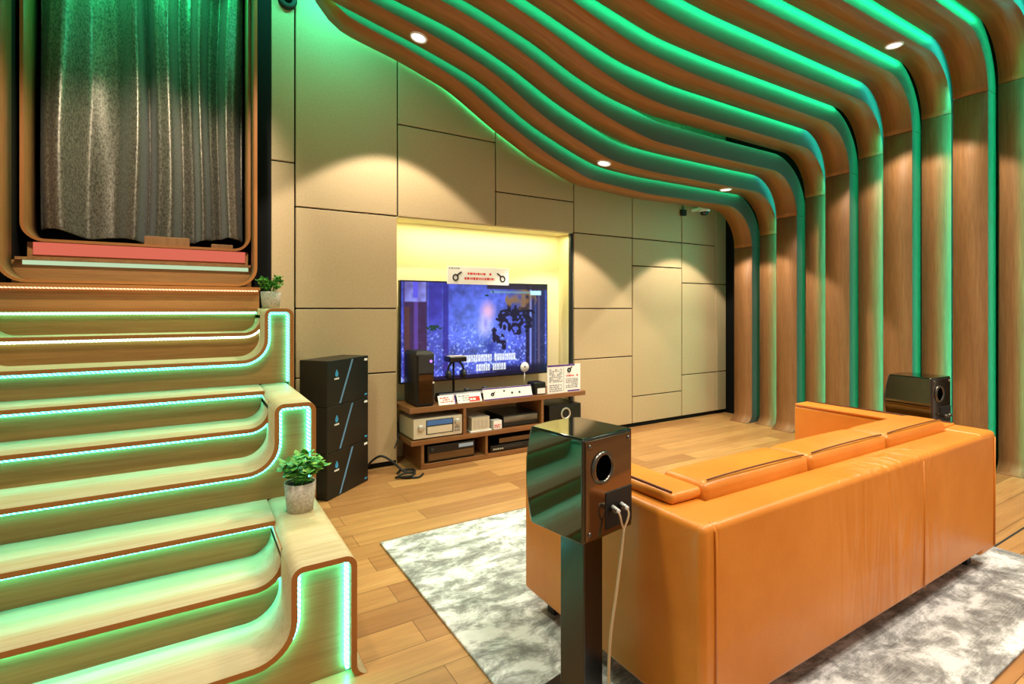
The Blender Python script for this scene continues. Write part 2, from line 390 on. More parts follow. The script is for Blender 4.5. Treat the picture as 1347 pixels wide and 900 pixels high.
# ------------------------------------------------------------------ stepped bench with strip lights
CX = -.262; SH = .1445; SD = .2333; SY = 1.866; TH = .02
PIN = {1: .285, 4: .322, 7: .358}; POUT = {1: .502, 4: .500, 7: .512}
def stairpath(n):
    z = SH*n; b = 1 + 3*((n-1)//3); xi, xo = PIN[b], POUT[b]
    if n == b:
        r = .115; zt = SH*(n+2); rc = .04
        h = [(0+CX, z)]+arc(xi-r, z+r, r, -PI/2, 0, 9)+arc(xi+rc, zt-rc, rc, PI, PI/2, 6)+arc(xo-rc, zt-rc, rc, PI/2, 0, 6)+[(xo, .04)]+arc(xo+.04, .04, .04, PI, 1.5*PI, 5)
    elif n == b+1:
        r = .085; h = [(CX, z)]+arc(xi-r, z+r, r, -PI/2, 0, 9)+[(xi, z+SH-TH)]
    else:
        h = [(CX, z), (xi-.1, z), (xi+.01, z)]
    left = [(2*CX-x, zz) for x, zz in h[::-1]][:-1]
    return dedupe(left+h)
G1 = (.05, 1, .84)
ledcols = {1: (G1, 30), 2: (G1, 28), 3: (G1, 22), 4: (G1, 16), 5: (G1, 14), 6: (G1, 13), 7: (G1, 12), 8: ((.55, 1, .62), 5), 9: ((.16, 1, .55), 11),
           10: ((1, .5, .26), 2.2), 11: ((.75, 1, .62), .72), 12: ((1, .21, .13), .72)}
stairs = thing('stepped_bench', 'curved wooden stepped bench with green strip lights under each edge, left foreground', 'stepped bench', (CX, SY, 0))
for n in range(1, 10):
    y0 = SY+SD*(n-1); b = 1+3*((n-1)//3); z = SH*n
    p = stairpath(n); inn = offset(p, TH)
    inn = [(x, max(zz, .001)) for x, zz in inn]
    L = 3*SD+.06 if n == b else SD+.06
    if n == 7: L = 4.195-y0
    st = obj('step_ribbon', sheet(MB(), p, inn, y0, y0+L, 0, 1), [M['step'], M['edge']], stairs)
    zb = max(SH*(n-1), .001) if n == b else z-SH
    if n == b:
        poly = dedupe([(x, max(zz, zb)) for x, zz in inn if True])
        poly = [q for i, q in enumerate(poly)]
    else:
        poly = [(inn[0][0], zb)]+[q for q in inn]+[(inn[-1][0], zb)]
    # riser panel, filled as a triangulated polygon
    poly = dedupe(poly)
    bm = bmesh.new(); vs = [bm.verts.new((x, y0+.05, zz)) for x, zz in poly]
    es = [bm.edges.new((vs[i], vs[(i+1) % len(vs)])) for i in range(len(vs))]
    bmesh.ops.triangle_fill(bm, edges=es, use_beauty=True)
    r_ = MB(); idx = {v: i for i, v in enumerate(bm.verts)}
    r_.add([v.co[:] for v in bm.verts], [[idx[v] for v in f.verts] for f in bm.faces]); bm.free()
    obj('riser', r_, M['riser'], st)
    a = offset(p, TH+.002); c = offset(p, TH+.014)
    zmin = zb+.01
    keep = [i for i in range(len(p)) if a[i][1] > zmin and c[i][1] > zmin]
    runs = []
    # longest run that passes through the centre
    ci = min(range(len(p)), key=lambda i: abs(p[i][0]-CX)) if len(p) > 4 else 2
    lo = hi = ci
    while lo-1 in keep: lo -= 1
    while hi+1 in keep: hi += 1
    a_, c_ = a[lo:hi+1], c[lo:hi+1]
    if n == b:   # carry the strip down the outer side of the bench end
        a_ = [(a_[0][0], max(zmin, .02))]+a_+[(a_[-1][0], max(zmin, .02))]; c_ = [(c_[0][0], max(zmin, .02))]+c_+[(c_[-1][0], max(zmin, .02))]
    col, s = ledcols[n]
    obj('led_strip', sheet(MB(), a_, c_, y0+.032, y0+.046, 0, 0, smooth=False), led('led_step_%d' % n, col, s), st)
# top platform under the alcove
y10 = SY+SD*9; z10 = SH*10
st = obj('top_platform', MB().box(-.95, .408, y10, 4.195, z10-TH, z10, 0), [M['step']], stairs)
obj('platform_edge', MB().box(-.95, .408, y10-.003, y10, z10-TH, z10, 0), M['edge'], st)
obj('riser', MB().box(-.95, .405, y10+.04, y10+.055, SH*9, z10-TH), M['riser'], st)
obj('led_strip', MB().box(-.93, .395, y10+.028, y10+.038, z10-TH-.009, z10-TH-.001), led('led_platform', *ledcols[10]), st)

# ------------------------------------------------------------------ curtained alcove above the bench
AX0, AX1 = -.905, .372
al = thing('alcove_frame', 'rounded wooden frame around the curtained alcove above the stepped bench', 'alcove', (CX, 4.0, z10))
def uframe(x0, x1, zb, zt, r):
    return dedupe([(x0, zt), (x0, (zb+zt)/2)]+arc(x0+r, zb+r, r, PI, 1.5*PI, 8)+arc(x1-r, zb+r, r, -PI/2, 0, 8)+[(x1, (zb+zt)/2), (x1, zt)])
zf1 = z10+.022
p = uframe(AX0, AX1, zf1, 3.94, .11); fo = offset(p, .018)
obj('outer_frame', sheet(MB(), p, fo, 3.975, 4.2, 0, 1), [M['frame'], M['edge']], al)
zf2 = SH*11+.02; zf3 = SH*12+.01
st = obj('lower_step', MB().box(AX0+.02, AX1-.005, 4.165, 4.47, zf2-.018, zf2), [M['frame']], al)
obj('riser', MB().box(AX0+.0, AX1, 4.20, 4.215, z10+.002, zf2-.018), M['riser'], st)
obj('led_strip', MB().box(AX0+.05, AX1-.02, 4.190, 4.1985, zf2-.045, zf2-.019), led('pale_riser_glow', *ledcols[11], False), st)  # emissive band made taller to imitate pale glow along the riser top
p = uframe(AX0+.012, AX1-.004, zf3, 3.94, .10); fo = offset(p, .018)
st = obj('inner_frame', sheet(MB(), p, fo, 4.40, 4.80, 0, 1), [M['frame'], M['edge']], al)
obj('riser', MB().box(AX0+.02, AX1, 4.45, 4.465, zf2, zf3-.018), M['riser'], st)
obj('led_strip', MB().box(AX0+.05, AX1-.02, 4.440, 4.4485, zf3-.098, zf3-.019), led('coral_riser_glow', *ledcols[12], False), st)  # emissive band widened to stand in for the coral glow on the riser
struct('wall_alcove_left', MB().box(AX0-.06, AX0-.025, 4.25, 4.9, 0, 3.95), M['darkwall'])
struct('wall_alcove_right', MB().box(AX1+.022, AX1+.05, 4.25, 4.9, 0, 3.95), M['darkwall'])
struct('wall_alcove_back', MB().box(AX0-.06, AX1+.05, 4.85, 4.9, 0, 3.95), M['darkwall'])
struct('trim_3', MB().box(AX1+.022, .505, 4.205, 4.25, 0, 3.95), M['darkwall'])
struct('trim_4', MB().box(-1.06, AX0-.025, 4.205, 4.25, 0, 3.95), M['darkwall'])
# curtain
nx, nz = 150, 40
mb = MB(); vs = []
cx0, cx1 = -.862, .352; ztop = 3.92
FX = [0, .05, .10, .22, .33, .44, .485, .54, .60, .66, .72, .765, .82, .87, .91, .955, 1]
FY = [.04, -.03, -.06, .07, .05, -.085, .11, -.03, -.07, .10, .07, -.08, .06, .10, -.06, -.05, .06]
def fold(u):
    i = max(0, min(len(FX)-2, int(np.searchsorted(FX, u))-1)); q = min(max((u-FX[i])/(FX[i+1]-FX[i]), 0), 1); q = q*q*(3-2*q)
    return FY[i]*(1-q)+FY[i+1]*q
for j in range(nz+1):
    q = j/nz
    for i in range(nx+1):
        u = i/nx
        x = cx0+(cx1-cx0)*u
        hem = 1.83-.045*math.sin(PI*min(1, u*1.15))+.012*math.sin(u*23)
        z = hem+(ztop-hem)*q
        du = .012*math.sin(q*5+u*6)
        f = fold(u+du)
        y = 4.64+1.3*f*(1-.15*q)+.006*math.sin(u*41+q*3)+.006*math.sin(u*17-q*9)
        vs.append((x, y, z))
ff = [(j*(nx+1)+i, j*(nx+1)+i+1, (j+1)*(nx+1)+i+1, (j+1)*(nx+1)+i) for j in range(nz) for i in range(nx)]
mb.add(vs, ff, 0, True)
cu = obj('velvet_curtain', mb, M['velvet']); so = cu.modifiers.new('solid', 'SOLIDIFY'); so.thickness = .004
su = cu.modifiers.new('sub', 'SUBSURF'); su.levels = 1; su.render_levels = 1
tag(cu, 'dark grey crushed velvet curtain hanging in the wooden alcove', 'curtain')
b = obj('wooden_box', MB().box(-.275, -.005, 4.44, 4.54, zf3+.001, zf3+.062), M['frame'], bevel=.003)
tag(b, 'long low wooden block under the curtain hem, middle of the alcove sill', 'wooden block', 'wooden blocks on the alcove sill')
b = obj('wooden_box', MB().box(.13, .27, 4.43, 4.50, zf3+.001, zf3+.03), M['frame'], bevel=.003)
tag(b, 'small flat wooden block at the right end of the alcove sill', 'wooden block', 'wooden blocks on the alcove sill')

# ------------------------------------------------------------------ plants
def plant(loc, rp, hp, spread, height, nleaf, label, seed):
    rnd = random.Random(seed)
    t = thing('potted_plant', label, 'plant', loc)
    r0 = rp*.82
    mb = MB().lathe([(0, 0), (r0, 0), (rp*.93, hp*.5), (rp, hp), (rp*.9, hp), (rp*.88, hp*.86)], n=28)
    obj('pot', mb, M['pot'], t, local=True)
    obj('soil', MB().lathe([(0, hp*.9), (rp*.89, hp*.88)], n=20), M['soil'], t, local=True)
    st, lv = MB(), MB()
    for i in range(22):
        a = rnd.uniform(0, 2*PI); rr = rnd.uniform(.2, 1)**.6; hh = height*rnd.uniform(.45, 1)*(1-.35*rr)
        tip = Vector((math.cos(a)*spread*rr, math.sin(a)*spread*rr, hp+hh)); base = Vector((math.cos(a)*rp*.4*rr, math.sin(a)*rp*.4*rr, hp*.85))
        mid = (base+tip)/2+Vector((0, 0, hh*.18)); pts = []
        for s in range(7):
            q = s/6; pts.append(base*(1-q)**2+mid*2*q*(1-q)+tip*q*q)
        st.tube(pts, .0018, 5)
        for s in range(nleaf):
            q = rnd.uniform(.35, 1); c = base*(1-q)**2+mid*2*q*(1-q)+tip*q*q
            da = rnd.uniform(0, 2*PI); el = rnd.uniform(-.3, .9); dr = Vector((math.cos(da)*math.cos(el), math.sin(da)*math.cos(el), math.sin(el)))
            sd = dr.cross(Vector((0, 0, 1))).normalized(); nn = sd.cross(dr); l = rnd.uniform(.026, .042)*spread/.11; w = l*.36
            b0 = len(lv.v)
            lv.add([c, c+dr*l*.35+sd*w-nn*w*.15, c+dr*l*.75+sd*w*.8-nn*w*.2, c+dr*l, c+dr*l*.75-sd*w*.8-nn*w*.2, c+dr*l*.35-sd*w-nn*w*.15, c+dr*l*.5+nn*w*.2],
                   [(0,1,6),(1,2,6),(2,3,6),(3,4,6),(4,5,6),(5,0,6)], 0, True)
    obj('stems', st, M['leaf'], t, local=True); obj('foliage', lv, M['leaf'], t, local=True)
    return t
plant((.402, 2.40, SH*3+.001), .064, .122, .115, .155, 13, 'bushy green plant in a pale pot on the lower bench end, beside the black boxes', 3)
plant((.432, 3.62, SH*9+.001), .06, .105, .09, .13, 12, 'small green plant in a white pot on the upper bench end, by the alcove', 5)

# ------------------------------------------------------------------ carton stack
BW, BD, BH = .467, .23, .314
bx0, by0 = .782, 3.655; rz = math.atan2(.294, .363)
places = ['bottom', 'middle', 'top']
for i in range(3):
    t = thing('speaker_carton', 'black carton with blue diagonal stripe, %s of the stack by the bench' % places[i], 'box', (bx0, by0, i*(BH+.0015)+.001), rz, 'stacked black cartons')
    obj('carton', MB().box(0, BW, 0, BD, 0, BH), M['satin'], t, bevel=.004, local=True)
    f = -.0012
    mb = MB(); mb.add([(.125, f, .01), (.145, f, .01), (.285, f, BH-.01), (.265, f, BH-.01)], [(0,1,2,3)])
    obj('stripe', mb, M['bluegrey'], t, local=True)
    mb = MB()
    mb.lathe([(0, 0), (.017, 0)], (.10, f, .215), 'y', 16, 0)
    mb.add([(.085, f, .225), (.115, f, .225), (.10, f, .25)], [(0,1,2)], 0)
    for q in range(4): mb.box(.075+q*.013, .085+q*.013, f-.0002, f, .178, .190, 1)
    obj('logo', mb, [M['blue'], M['paper']], t, local=True)
    obj('corner_print', MB().box(.415, .455, f-.0003, f, BH-.035, BH-.018), M['paper'], t, local=True)
    obj('corner_mark', MB().box(.42, .45, f-.0003, f, .022, .034), M['blue'], t, local=True)

# ------------------------------------------------------------------ television
TX0, TX1, TZ0, TZ1, TY = 1.516, 3.054, .655, 1.5435, 4.30
tv = thing('television', 'large flat screen television showing a blue forest scene in the wall niche', 'television', ((TX0+TX1)/2, TY, TZ0))
obj('bezel', MB().box(TX0, TX1, TY, TY+.045, TZ0, TZ1), M['satin'], tv, bevel=.004)
obj('wall_bracket', MB().box(2.0, 2.45, TY+.046, WY+.249, .95, 1.3), M['black'], tv)
NXS, NZS = 300, 172
rng = np.random.default_rng(4)
def smooth_noise(nx_, nz_, cx_, cz_):
    g_ = rng.random((cz_+2, cx_+2)); X = np.linspace(0, cx_, nx_); Z = np.linspace(0, cz_, nz_)
    xi = X.astype(int); zi = Z.astype(int); fx = (X-xi)[None, :]; fz = (Z-zi)[:, None]
    a_ = g_[zi][:, xi]; b_ = g_[zi][:, xi+1]; c_ = g_[zi+1][:, xi]; d_ = g_[zi+1][:, xi+1]
    return (a_*(1-fx)+b_*fx)*(1-fz)+(c_*(1-fx)+d_*fx)*fz
U, V = np.meshgrid(np.linspace(0, 1, NXS), np.linspace(0, 1, NZS))       # V up
fine = smooth_noise(NXS, NZS, 110, 64); leafn = smooth_noise(NXS, NZS, 62, 38); mid = smooth_noise(NXS, NZS, 38, 22); big = smooth_noise(NXS, NZS, 10, 7)
img = np.zeros((NZS, NXS, 3))
base = np.array([.29, .33, .80]); img[:] = base
lum = .58+.30*mid+.30*big+.22*leafn-.12
img *= lum[..., None]
glow = np.exp(-(((U-.5)/.25)**2+((V-.55)/.45)**2)); img += glow[..., None]*np.array([.11, .17, .17])
spark = np.clip((fine-.60)*3.0, 0, 1)*np.clip((.68-V)*2.2, 0, 1); img += spark[..., None]*np.array([.45, .5, .45])
def blend(maskv, colr):
    global img
    img = img*(1-maskv[..., None])+np.array(colr)*maskv[..., None]
soft = lambda e, w=.006: np.clip(e/w+.5, 0, 1)
stripe = lambda x0, x1: soft(U-x0)*soft(x1-U)
blend(stripe(.015, .155)*(.75+.25*mid), (.22, .12, .25)); blend(stripe(.075, .10)*.6, (.42, .30, .75)); blend(stripe(.02, .05)*.5*(V < .75), (.40, .25, .12))
blend(stripe(.02, .15)*soft(V-.80)*(.4+.6*mid), (.55, .58, .95)); blend(stripe(.07, .10)*soft(V-.84), (.35, .33, .85))
blend(stripe(.255, .29)*.75, (.16, .13, .5)); blend(stripe(.165, .25)*soft(V-.55, .2)*.6, (.19, .14, .55))
blend(stripe(.86, .985)*.8, (.13, .10, .24)); blend(stripe(.865, .88)*.8, (.55, .62, .98)); blend(stripe(.93, .945)*.6, (.5, .4, .5)); blend(stripe(.835, .86)*.8, (.09, .04, .12)); blend(stripe(.905, .915)*.5, (.3, .4, .7))
leafm = ((np.hypot((U-.765)/.13, (V-.61)/.17) < .75+.5*leafn) & (leafn+.25*fine > .52)) | ((np.hypot((U-.635+.25*(V-.40))/.05, (V-.40)/.12) < .6+.6*leafn) & (leafn > .42))
blend(leafm*.9, (.07, .04, .13))
blend(((np.hypot((U-.80)/.12, (V-.83)/.12) < 1)*np.clip(mid*1.5-.2, 0, .85)), (.55, .40, .20))
blend(soft(V-.945)*soft(U-.55)*.85, (.17, .12, .14)); blend(stripe(.57, .88)*soft(V-.90)*soft(.925-V)*.7, (.45, .62, .68)); blend(stripe(.87, .955)*soft(V-.885)*soft(.935-V), (.75, .95, 1.0))
blend((np.hypot((U-.2)/.05, (V-.535)/.03) < 1)*(fine > .4)*.9, (.08, .22, .12)); blend((np.hypot((U-.56)/.04, (V-.90)/.04) < 1)*(mid > .5)*.9, (.05, .2, .14))
# a pale blurred figure seen from far away
blend(np.clip(1.25-np.hypot((U-.555)/.055, (V-.70)/.12), 0, 1)*.9, (.92, .70, .84))
blend(np.clip(1.25-np.hypot((U-.535)/.055, (V-.55)/.13), 0, 1)*.85, (.80, .78, .98)); blend(np.clip(1.2-np.hypot((U-.54)/.018, (V-.57)/.07), 0, 1)*.6, (.45, .45, .85))
blend(np.clip(1.2-np.hypot((U-.575)/.04, (V-.31)/.09), 0, 1)*.7, (.13, .16, .55))
blend(soft(.035-V)*soft(U-.1), (.05, .05, .2)); blend(soft(.10-V, .05)*soft(U-.55, .2)*.85, (.04, .04, .16))
# two lines of blurred white subtitles
def subtitle(x0, x1, zc, h, gaps, sd):
    r2 = random.Random(sd); x = x0
    while x < x1:
        w = r2.uniform(.010, .0155)
        if not any(g0 < x < g1 for g0, g1 in gaps):
            inb = soft(U-x, .004)*soft(x+w-U, .004)*soft(V-zc+h)*soft(zc+h-V); blend(inb*.95, (.93, .95, .93))
            hx = x+w*r2.uniform(.35, .65); hz = zc+h*r2.choice((-.35, .35, 0)); blend(soft(U-hx+.002, .003)*soft(hx+.002-U, .003)*soft(V-hz+h*.35)*soft(hz+h*.35-V)*.7, (.45, .5, .8))
        x += w+.0035
subtitle(.39, .745, .20, .037, [(.575, .592)], 2); subtitle(.475, .68, .098, .037, [(.565, .585)], 5)
sx0, sx1, sz0, sz1 = TX0+.012, TX1-.012, TZ0+.014, TZ1-.012
me = bpy.data.meshes.new('screen')
vv = [(sx0+(sx1-sx0)*i/(NXS-1), TY-.0015, sz0+(sz1-sz0)*j/(NZS-1)) for j in range(NZS) for i in range(NXS)]
me.from_pydata([Vector(q)-tv.location for q in vv], [], [(j*NXS+i, j*NXS+i+1, (j+1)*NXS+i+1, (j+1)*NXS+i) for j in range(NZS-1) for i in range(NXS-1)])
ca = me.color_attributes.new('picture', 'FLOAT_COLOR', 'POINT')
imgc = np.clip(img, 0, 1); iml = np.where(imgc <= .04045, imgc/12.92, ((imgc+.055)/1.055)**2.4)
ca.data.foreach_set('color', np.concatenate([iml, np.ones((NZS, NXS, 1))], 2).astype(np.float32).ravel())
ms = mat('screen_picture', '#050505', .25); at = nd(ms, 'ShaderNodeAttribute', attribute_name='picture')
lk(ms, at.outputs['Color'], bsdf(ms).inputs['Emission Color']); bsdf(ms).inputs['Emission Strength'].default_value = 1.2
me.materials.append(ms); so_ = bpy.data.objects.new('screen', me); COL.objects.link(so_); so_.parent = tv

def scribble(mb, x0, x1, y, z0, z1, rows, mi, seed, fill=.8, tilt=0, ybase=None):
    """rows of small illegible print on a card; y may lean back with height"""
    r2 = random.Random(seed); h = (z1-z0)/rows
    for r in range(rows):
        z = z0+h*r; x = x0
        while x < x1-.004:
            w = r2.uniform(.008, .03)
            if r2.random() < fill:
                xe = min(x+w, x1); za, zb = z+h*.22, z+h*.75
                ya, yb = y+(za-(ybase or 0))*tilt, y+(zb-(ybase or 0))*tilt
                mb.add([(x, ya, za), (xe, ya, za), (xe, yb, zb), (x, yb, zb)], [(0,1,2,3)], mi)
            x += w+.006
# card on top of the television
sg = thing('notice_card', 'white notice card with red print standing on the television top edge', 'sign', (2.27, 4.285, 1.518))
obj('card', MB().box(1.951, 2.591, 4.284, 4.297, 1.520, 1.682), M['paper'], sg, bevel=.002)
mb = MB(); scribble(mb, 2.15, 2.40, 4.2825, 1.602, 1.637, 1, 0, 11, .95); obj('red_print', mb, M['red'], sg)
mb = MB(); scribble(mb, 2.12, 2.43, 4.2825, 1.555, 1.595, 1, 0, 12, .95); obj('red_print', mb, M['red'], sg)
for (cx_, sgn) in ((2.03, 1), (2.52, -1)):
    mb = MB(); mb.tube([(cx_+.024*math.cos(a), 4.2825, 1.580+.026*math.sin(a)) for a in np.linspace(0, 2*PI, 16)[:-1]], .007, 6, closed=True)
    mb.tube([(cx_+sgn*.015, 4.2825, 1.600), (cx_+sgn*.044, 4.2825, 1.622), (cx_+sgn*.06, 4.2825, 1.630)], .007, 6)
    obj('black_mark', mb, M['ink'], sg)
mb = MB(); scribble(mb, 1.965, 2.07, 4.2825, 1.653, 1.674, 1, 0, 13, .9); obj('caption', mb, M['grey_ink'], sg)

# ------------------------------------------------------------------ media cabinet
cb = thing('media_cabinet', 'low open wooden media cabinet under the television', 'cabinet', (2.2, 3.96, 0))
CY0, CY1 = 3.96, 4.40; ZT, Z2 = .505, .242
obj('top_board', MB().box(1.478, 3.262, CY0, CY1, ZT-.042, ZT), M['cab'], cb, bevel=.002)
obj('middle_shelf', MB().box(1.49, 2.772, CY0, CY1, Z2-.038, Z2), M['cab'], cb, bevel=.002)
obj('bottom_board', MB().box(1.58, 2.772, CY0+.02, CY1, .004, .04), M['cab'], cb, bevel=.002)
for x in (1.952, 2.745): obj('divider', MB().box(x, x+.027, CY0+.005, CY1, Z2, ZT-.042), M['cab'], cb)
for x in (1.58, 2.165, 2.745): obj('divider', MB().box(x, x+.024, CY0+.012, CY1, .04, Z2-.038), M['cab'], cb)
obj('foot', MB().box(1.60, 2.75, CY0+.06, CY1-.05, 0, .006), M['black'], cb)
# receiver
def boxthing(name, label, cat, x0, x1, y0, y1, z0, z1, m_, bevel=.004, group=None):
    t = thing(name, label, cat, ((x0+x1)/2, y0, z0), 0, group); obj('housing', MB().box(x0, x1, y0, y1, z0, z1), m_, t, bevel=bevel); return t
z = Z2+.001
t = boxthing('av_receiver', 'champagne silver receiver with blue display on the left middle shelf', 'receiver', 1.515, 1.945, 3.975, 4.32, z+.008, z+.168, M['champagne'])
f = 3.973
obj('display', MB().box(1.63, 1.855, f-.001, f+.003, z+.108, z+.148), M['display'], t)
mb = MB(); mb.box(1.622, 1.863, f, f+.003, z+.035, z+.152); obj('fascia_recess', mb, M['dgrey'], t)
obj('flap', MB().box(1.632, 1.853, f-.002, f+.002, z+.042, z+.098), M['champagne'], t)
for (kx, kz, kr) in ((1.575, z+.095, .026), (1.898, z+.115, .026)):
    obj('knob', MB().lathe([(0, -.022), (kr*.85, -.022), (kr, -.018), (kr, .004)], (kx, f, kz), 'y', 24), M['silver'], t)
mb = MB()
for i in range(3):
    for j in range(2): mb.box(1.875+i*.018, 1.886+i*.018, f-.003, f+.002, z+.035+j*.025, z+.052+j*.025)
obj('button', mb, M['grey_ink'], t)
for kx in (1.55, 1.91): obj('foot', MB().lathe([(0, 0), (.016, 0), (.016, .008)], (kx, 4.02, z), n=14), M['black'], t)
# small white boxes, discs players, sub
t = boxthing('network_player', 'squat white and silver player box on the middle shelf, right of the receiver', 'player', 2.04, 2.215, 3.985, 4.2, z+.004, z+.125, M['champagne'])
mb = MB()
for i in range(4): mb.box(2.06+i*.037, 2.085+i*.037, 3.983, 3.987, z+.03, z+.10)
obj('front_grille', mb, M['silver'], t); obj('base_plate', MB().box(2.025, 2.232, 3.978, 4.205, z, z+.012), M['white'], t)
t = boxthing('tag_box', 'tiny white box with pink print beside the squat white player', 'box', 2.255, 2.338, 3.985, 4.06, z, z+.075, M['paper'], .002)
mb = MB(); scribble(mb, 2.262, 2.33, 3.9835, z+.012, z+.045, 2, 0, 21); obj('print', mb, M['red'], t)
t = boxthing('black_amplifier', 'flat black amplifier on the middle shelf, below the price cards', 'amplifier', 2.36, 2.735, 4.0, 4.34, z+.006, z+.105, M['satin'])
obj('front_strip', MB().box(2.365, 2.73, 3.997, 4.001, z+.045, z+.095), M['brown_gloss'], t)
for kx in (2.40, 2.69): obj('foot', MB().lathe([(0, 0), (.016, 0), (.016, .007)], (kx, 4.05, z), n=14), M['black'], t)
t = boxthing('black_receiver', 'wide black receiver on the lower shelf, left compartment', 'receiver', 1.64, 2.07, 3.99, 4.34, .048, .178, M['satin'])
obj('display', MB().box(1.92, 2.055, 3.987, 3.992, .135, .165), mat('label_blue', '#9fb6d8', .4), t)
mb = MB(); mb.box(1.65, 2.06, 3.988, 3.992, .060, .115); obj('front_flap', mb, M['brown_gloss'], t)
for kx in (1.68,): obj('knob', MB().lathe([(0, -.012), (.016, -.012), (.017, .002)], (kx, 3.989, .145), 'y', 18), M['dgrey'], t)
for kx in (1.68, 2.03): obj('foot', MB().lathe([(0, 0), (.016, 0), (.016, .008)], (kx, 4.04, .0405), n=14), M['black'], t)
t = boxthing('disc_player', 'slim black disc player on the lower shelf, right compartment', 'player', 2.23, 2.72, 3.995, 4.33, .046, .098, M['satin'])
obj('disc_tray', MB().box(2.36, 2.56, 3.992, 3.996, .068, .086), M['dgrey'], t)
mb = MB()
for i in range(5): mb.lathe([(0, -.006), (.008, -.006), (.008, .001)], (2.26+i*.022, 3.994, .066), 'y', 12)
obj('button', mb, M['silver'], t)
for kx in (2.27, 2.68): obj('foot', MB().lathe([(0, 0), (.016, 0), (.016, .006)], (kx, 4.04, .0405), n=14), M['black'], t)
t = boxthing('slim_amplifier', 'brown fronted slim device lying on the slim black disc player', 'amplifier', 2.33, 2.71, 4.02, 4.30, .104, .15, M['brown_gloss'])
for kx in (2.36, 2.68): obj('foot', MB().lathe([(0, 0), (.014, 0), (.014, .006)], (kx, 4.06, .0985), n=14), M['black'], t)
t = boxthing('subwoofer', 'black cube subwoofer on the floor beyond the cabinet right end', 'speaker', 2.86, 3.24, 4.0, 4.38, .012, .385, M['satin'], .008)
obj('driver_ring', MB().tube([(3.05+.05*math.cos(a), 3.997, .30+.05*math.sin(a)) for a in np.linspace(0, 2*PI, 25)[:-1]], .009, 8, closed=True), M['silver'], t)
obj('driver_cone', MB().lathe([(0, .01), (.04, .002), (.046, -.002)], (3.05, 3.998, .30), 'y', 24), M['dgrey'], t)
for kx in (2.89, 3.21):
    for ky in (4.04, 4.34): obj('foot', MB().lathe([(0, 0), (.02, 0), (.018, .013)], (kx, ky, 0), n=14), M['black'], t)

# things on the cabinet top
z = ZT+.001
t = thing('computer_tower', 'tall black tower case with violet light at the left end of the cabinet top', 'computer', (1.62, 4.0, z))
obj('case', MB().box(1.548, 1.70, 3.99, 4.28, z+.008, z+.425), M['satin'], t, bevel=.008, seg=3)
obj('top_cap', MB().add([(1.545, 3.985, z+.42), (1.703, 3.985, z+.42), (1.703, 4.285, z+.42), (1.545, 4.285, z+.42), (1.565, 4.03, z+.445), (1.683, 4.03, z+.445), (1.683, 4.26, z+.445), (1.565, 4.26, z+.445)],
     [(0,1,5,4), (1,2,6,5), (2,3,7,6), (3,0,4,7), (4,5,6,7), (3,2,1,0)]), M['black'], t)
obj('front_panel', MB().box(1.562, 1.688, 3.984, 3.991, z+.02, z+.26), M['gloss_plastic'], t, bevel=.003)
obj('upper_panel', MB().box(1.562, 1.688, 3.985, 3.991, z+.27, z+.415), M['dgrey'], t, bevel=.003)
obj('power_light', MB().disc((1.668, 3.982, z+.365), .011, 'y'), M['violet_led'], t)
obj('white_light', MB().disc((1.69, 3.982, z+.19), .008, 'y'), M['white'], t)
obj('foot', MB().box(1.56, 1.69, 4.0, 4.27, z, z+.009), M['black'], t)
# headphone stand
t = thing('headphone_stand', 'black desk stand with flat top and headphones, right of the tower case', 'headphone stand', (2.0, 4.24, z))
obj('base', MB().lathe([(0, 0), (.055, 0), (.055, .012), (.02, .018)], (2.0, 4.24, z), n=24), M['satin'], t)
obj('post', MB().tube([(2.0, 4.262, z+.015), (2.0, 4.262, z+.33)], .010, 10), M['satin'], t)
obj('top_plate', MB().box(1.915, 2.085, 4.16, 4.28, z+.325, z+.372), M['satin'], t, bevel=.012, seg=3)
obj('cream_inlay', MB().box(1.93, 2.07, 4.172, 4.268, z+.372, z+.376), M['champagne'], t)
mb = MB(); pts = [(2.0+.075*math.cos(a), 4.215, z+.245+.085*math.sin(a)) for a in np.linspace(-.15, PI+.15, 18)]; mb.tube(pts, .010, 8)
hb = obj('headband', mb, M['black'], t)
for s in (-1, 1): obj('ear_cup', MB().lathe([(0, -.02), (.034, -.018), (.040, 0), (.034, .018), (0, .02)], (2.0+s*.072, 4.215, z+.215), 'x', 20), M['dgrey'], t)
# soundbar
t = thing('soundbar', 'long low black soundbar behind the price cards on the cabinet top', 'soundbar', (2.2, 4.10, z))
mb = MB(); prof = [(4.06, z), (4.17, z), (4.175, z+.02), (4.165, z+.066), (4.13, z+.078), (4.08, z+.074), (4.058, z+.05)]
n = len(prof); mb.add([(1.78, y_, z_) for y_, z_ in prof]+[(2.70, y_, z_) for y_, z_ in prof], [tuple(range(n)), tuple(range(2*n-1, n-1, -1))]+[(i, (i+1) % n, n+(i+1) % n, n+i) for i in range(n)])
obj('body', mb, M['satin'], t, bevel=.004)
for kx in (2.06, 2.24): obj('knob', MB().lathe([(.026, 0), (.026, .018), (.020, .024), (0, .025)], (kx, 4.12, z+.075), n=20), M['dgrey'], t)
# round tag on a stick
t = thing('round_tag', 'round white tag on a thin stick before the television lower right corner', 'tag', (2.665, 4.185-.045, z+.077))
obj('stick', MB().tube([(2.675, 4.14, z+.077), (2.675, 4.14, z+.20)], .003, 6), M['white'], t)
obj('disc', MB().lathe([(0, -.004), (.046, -.004), (.046, .002), (0, .002)], (2.675, 4.138, z+.245), 'y', 28), M['paper'], t)
mb = MB(); mb.disc((2.675, 4.132, z+.247), .012, 'y', 12, 0, .001); obj('print', mb, M['grey_ink'], t)
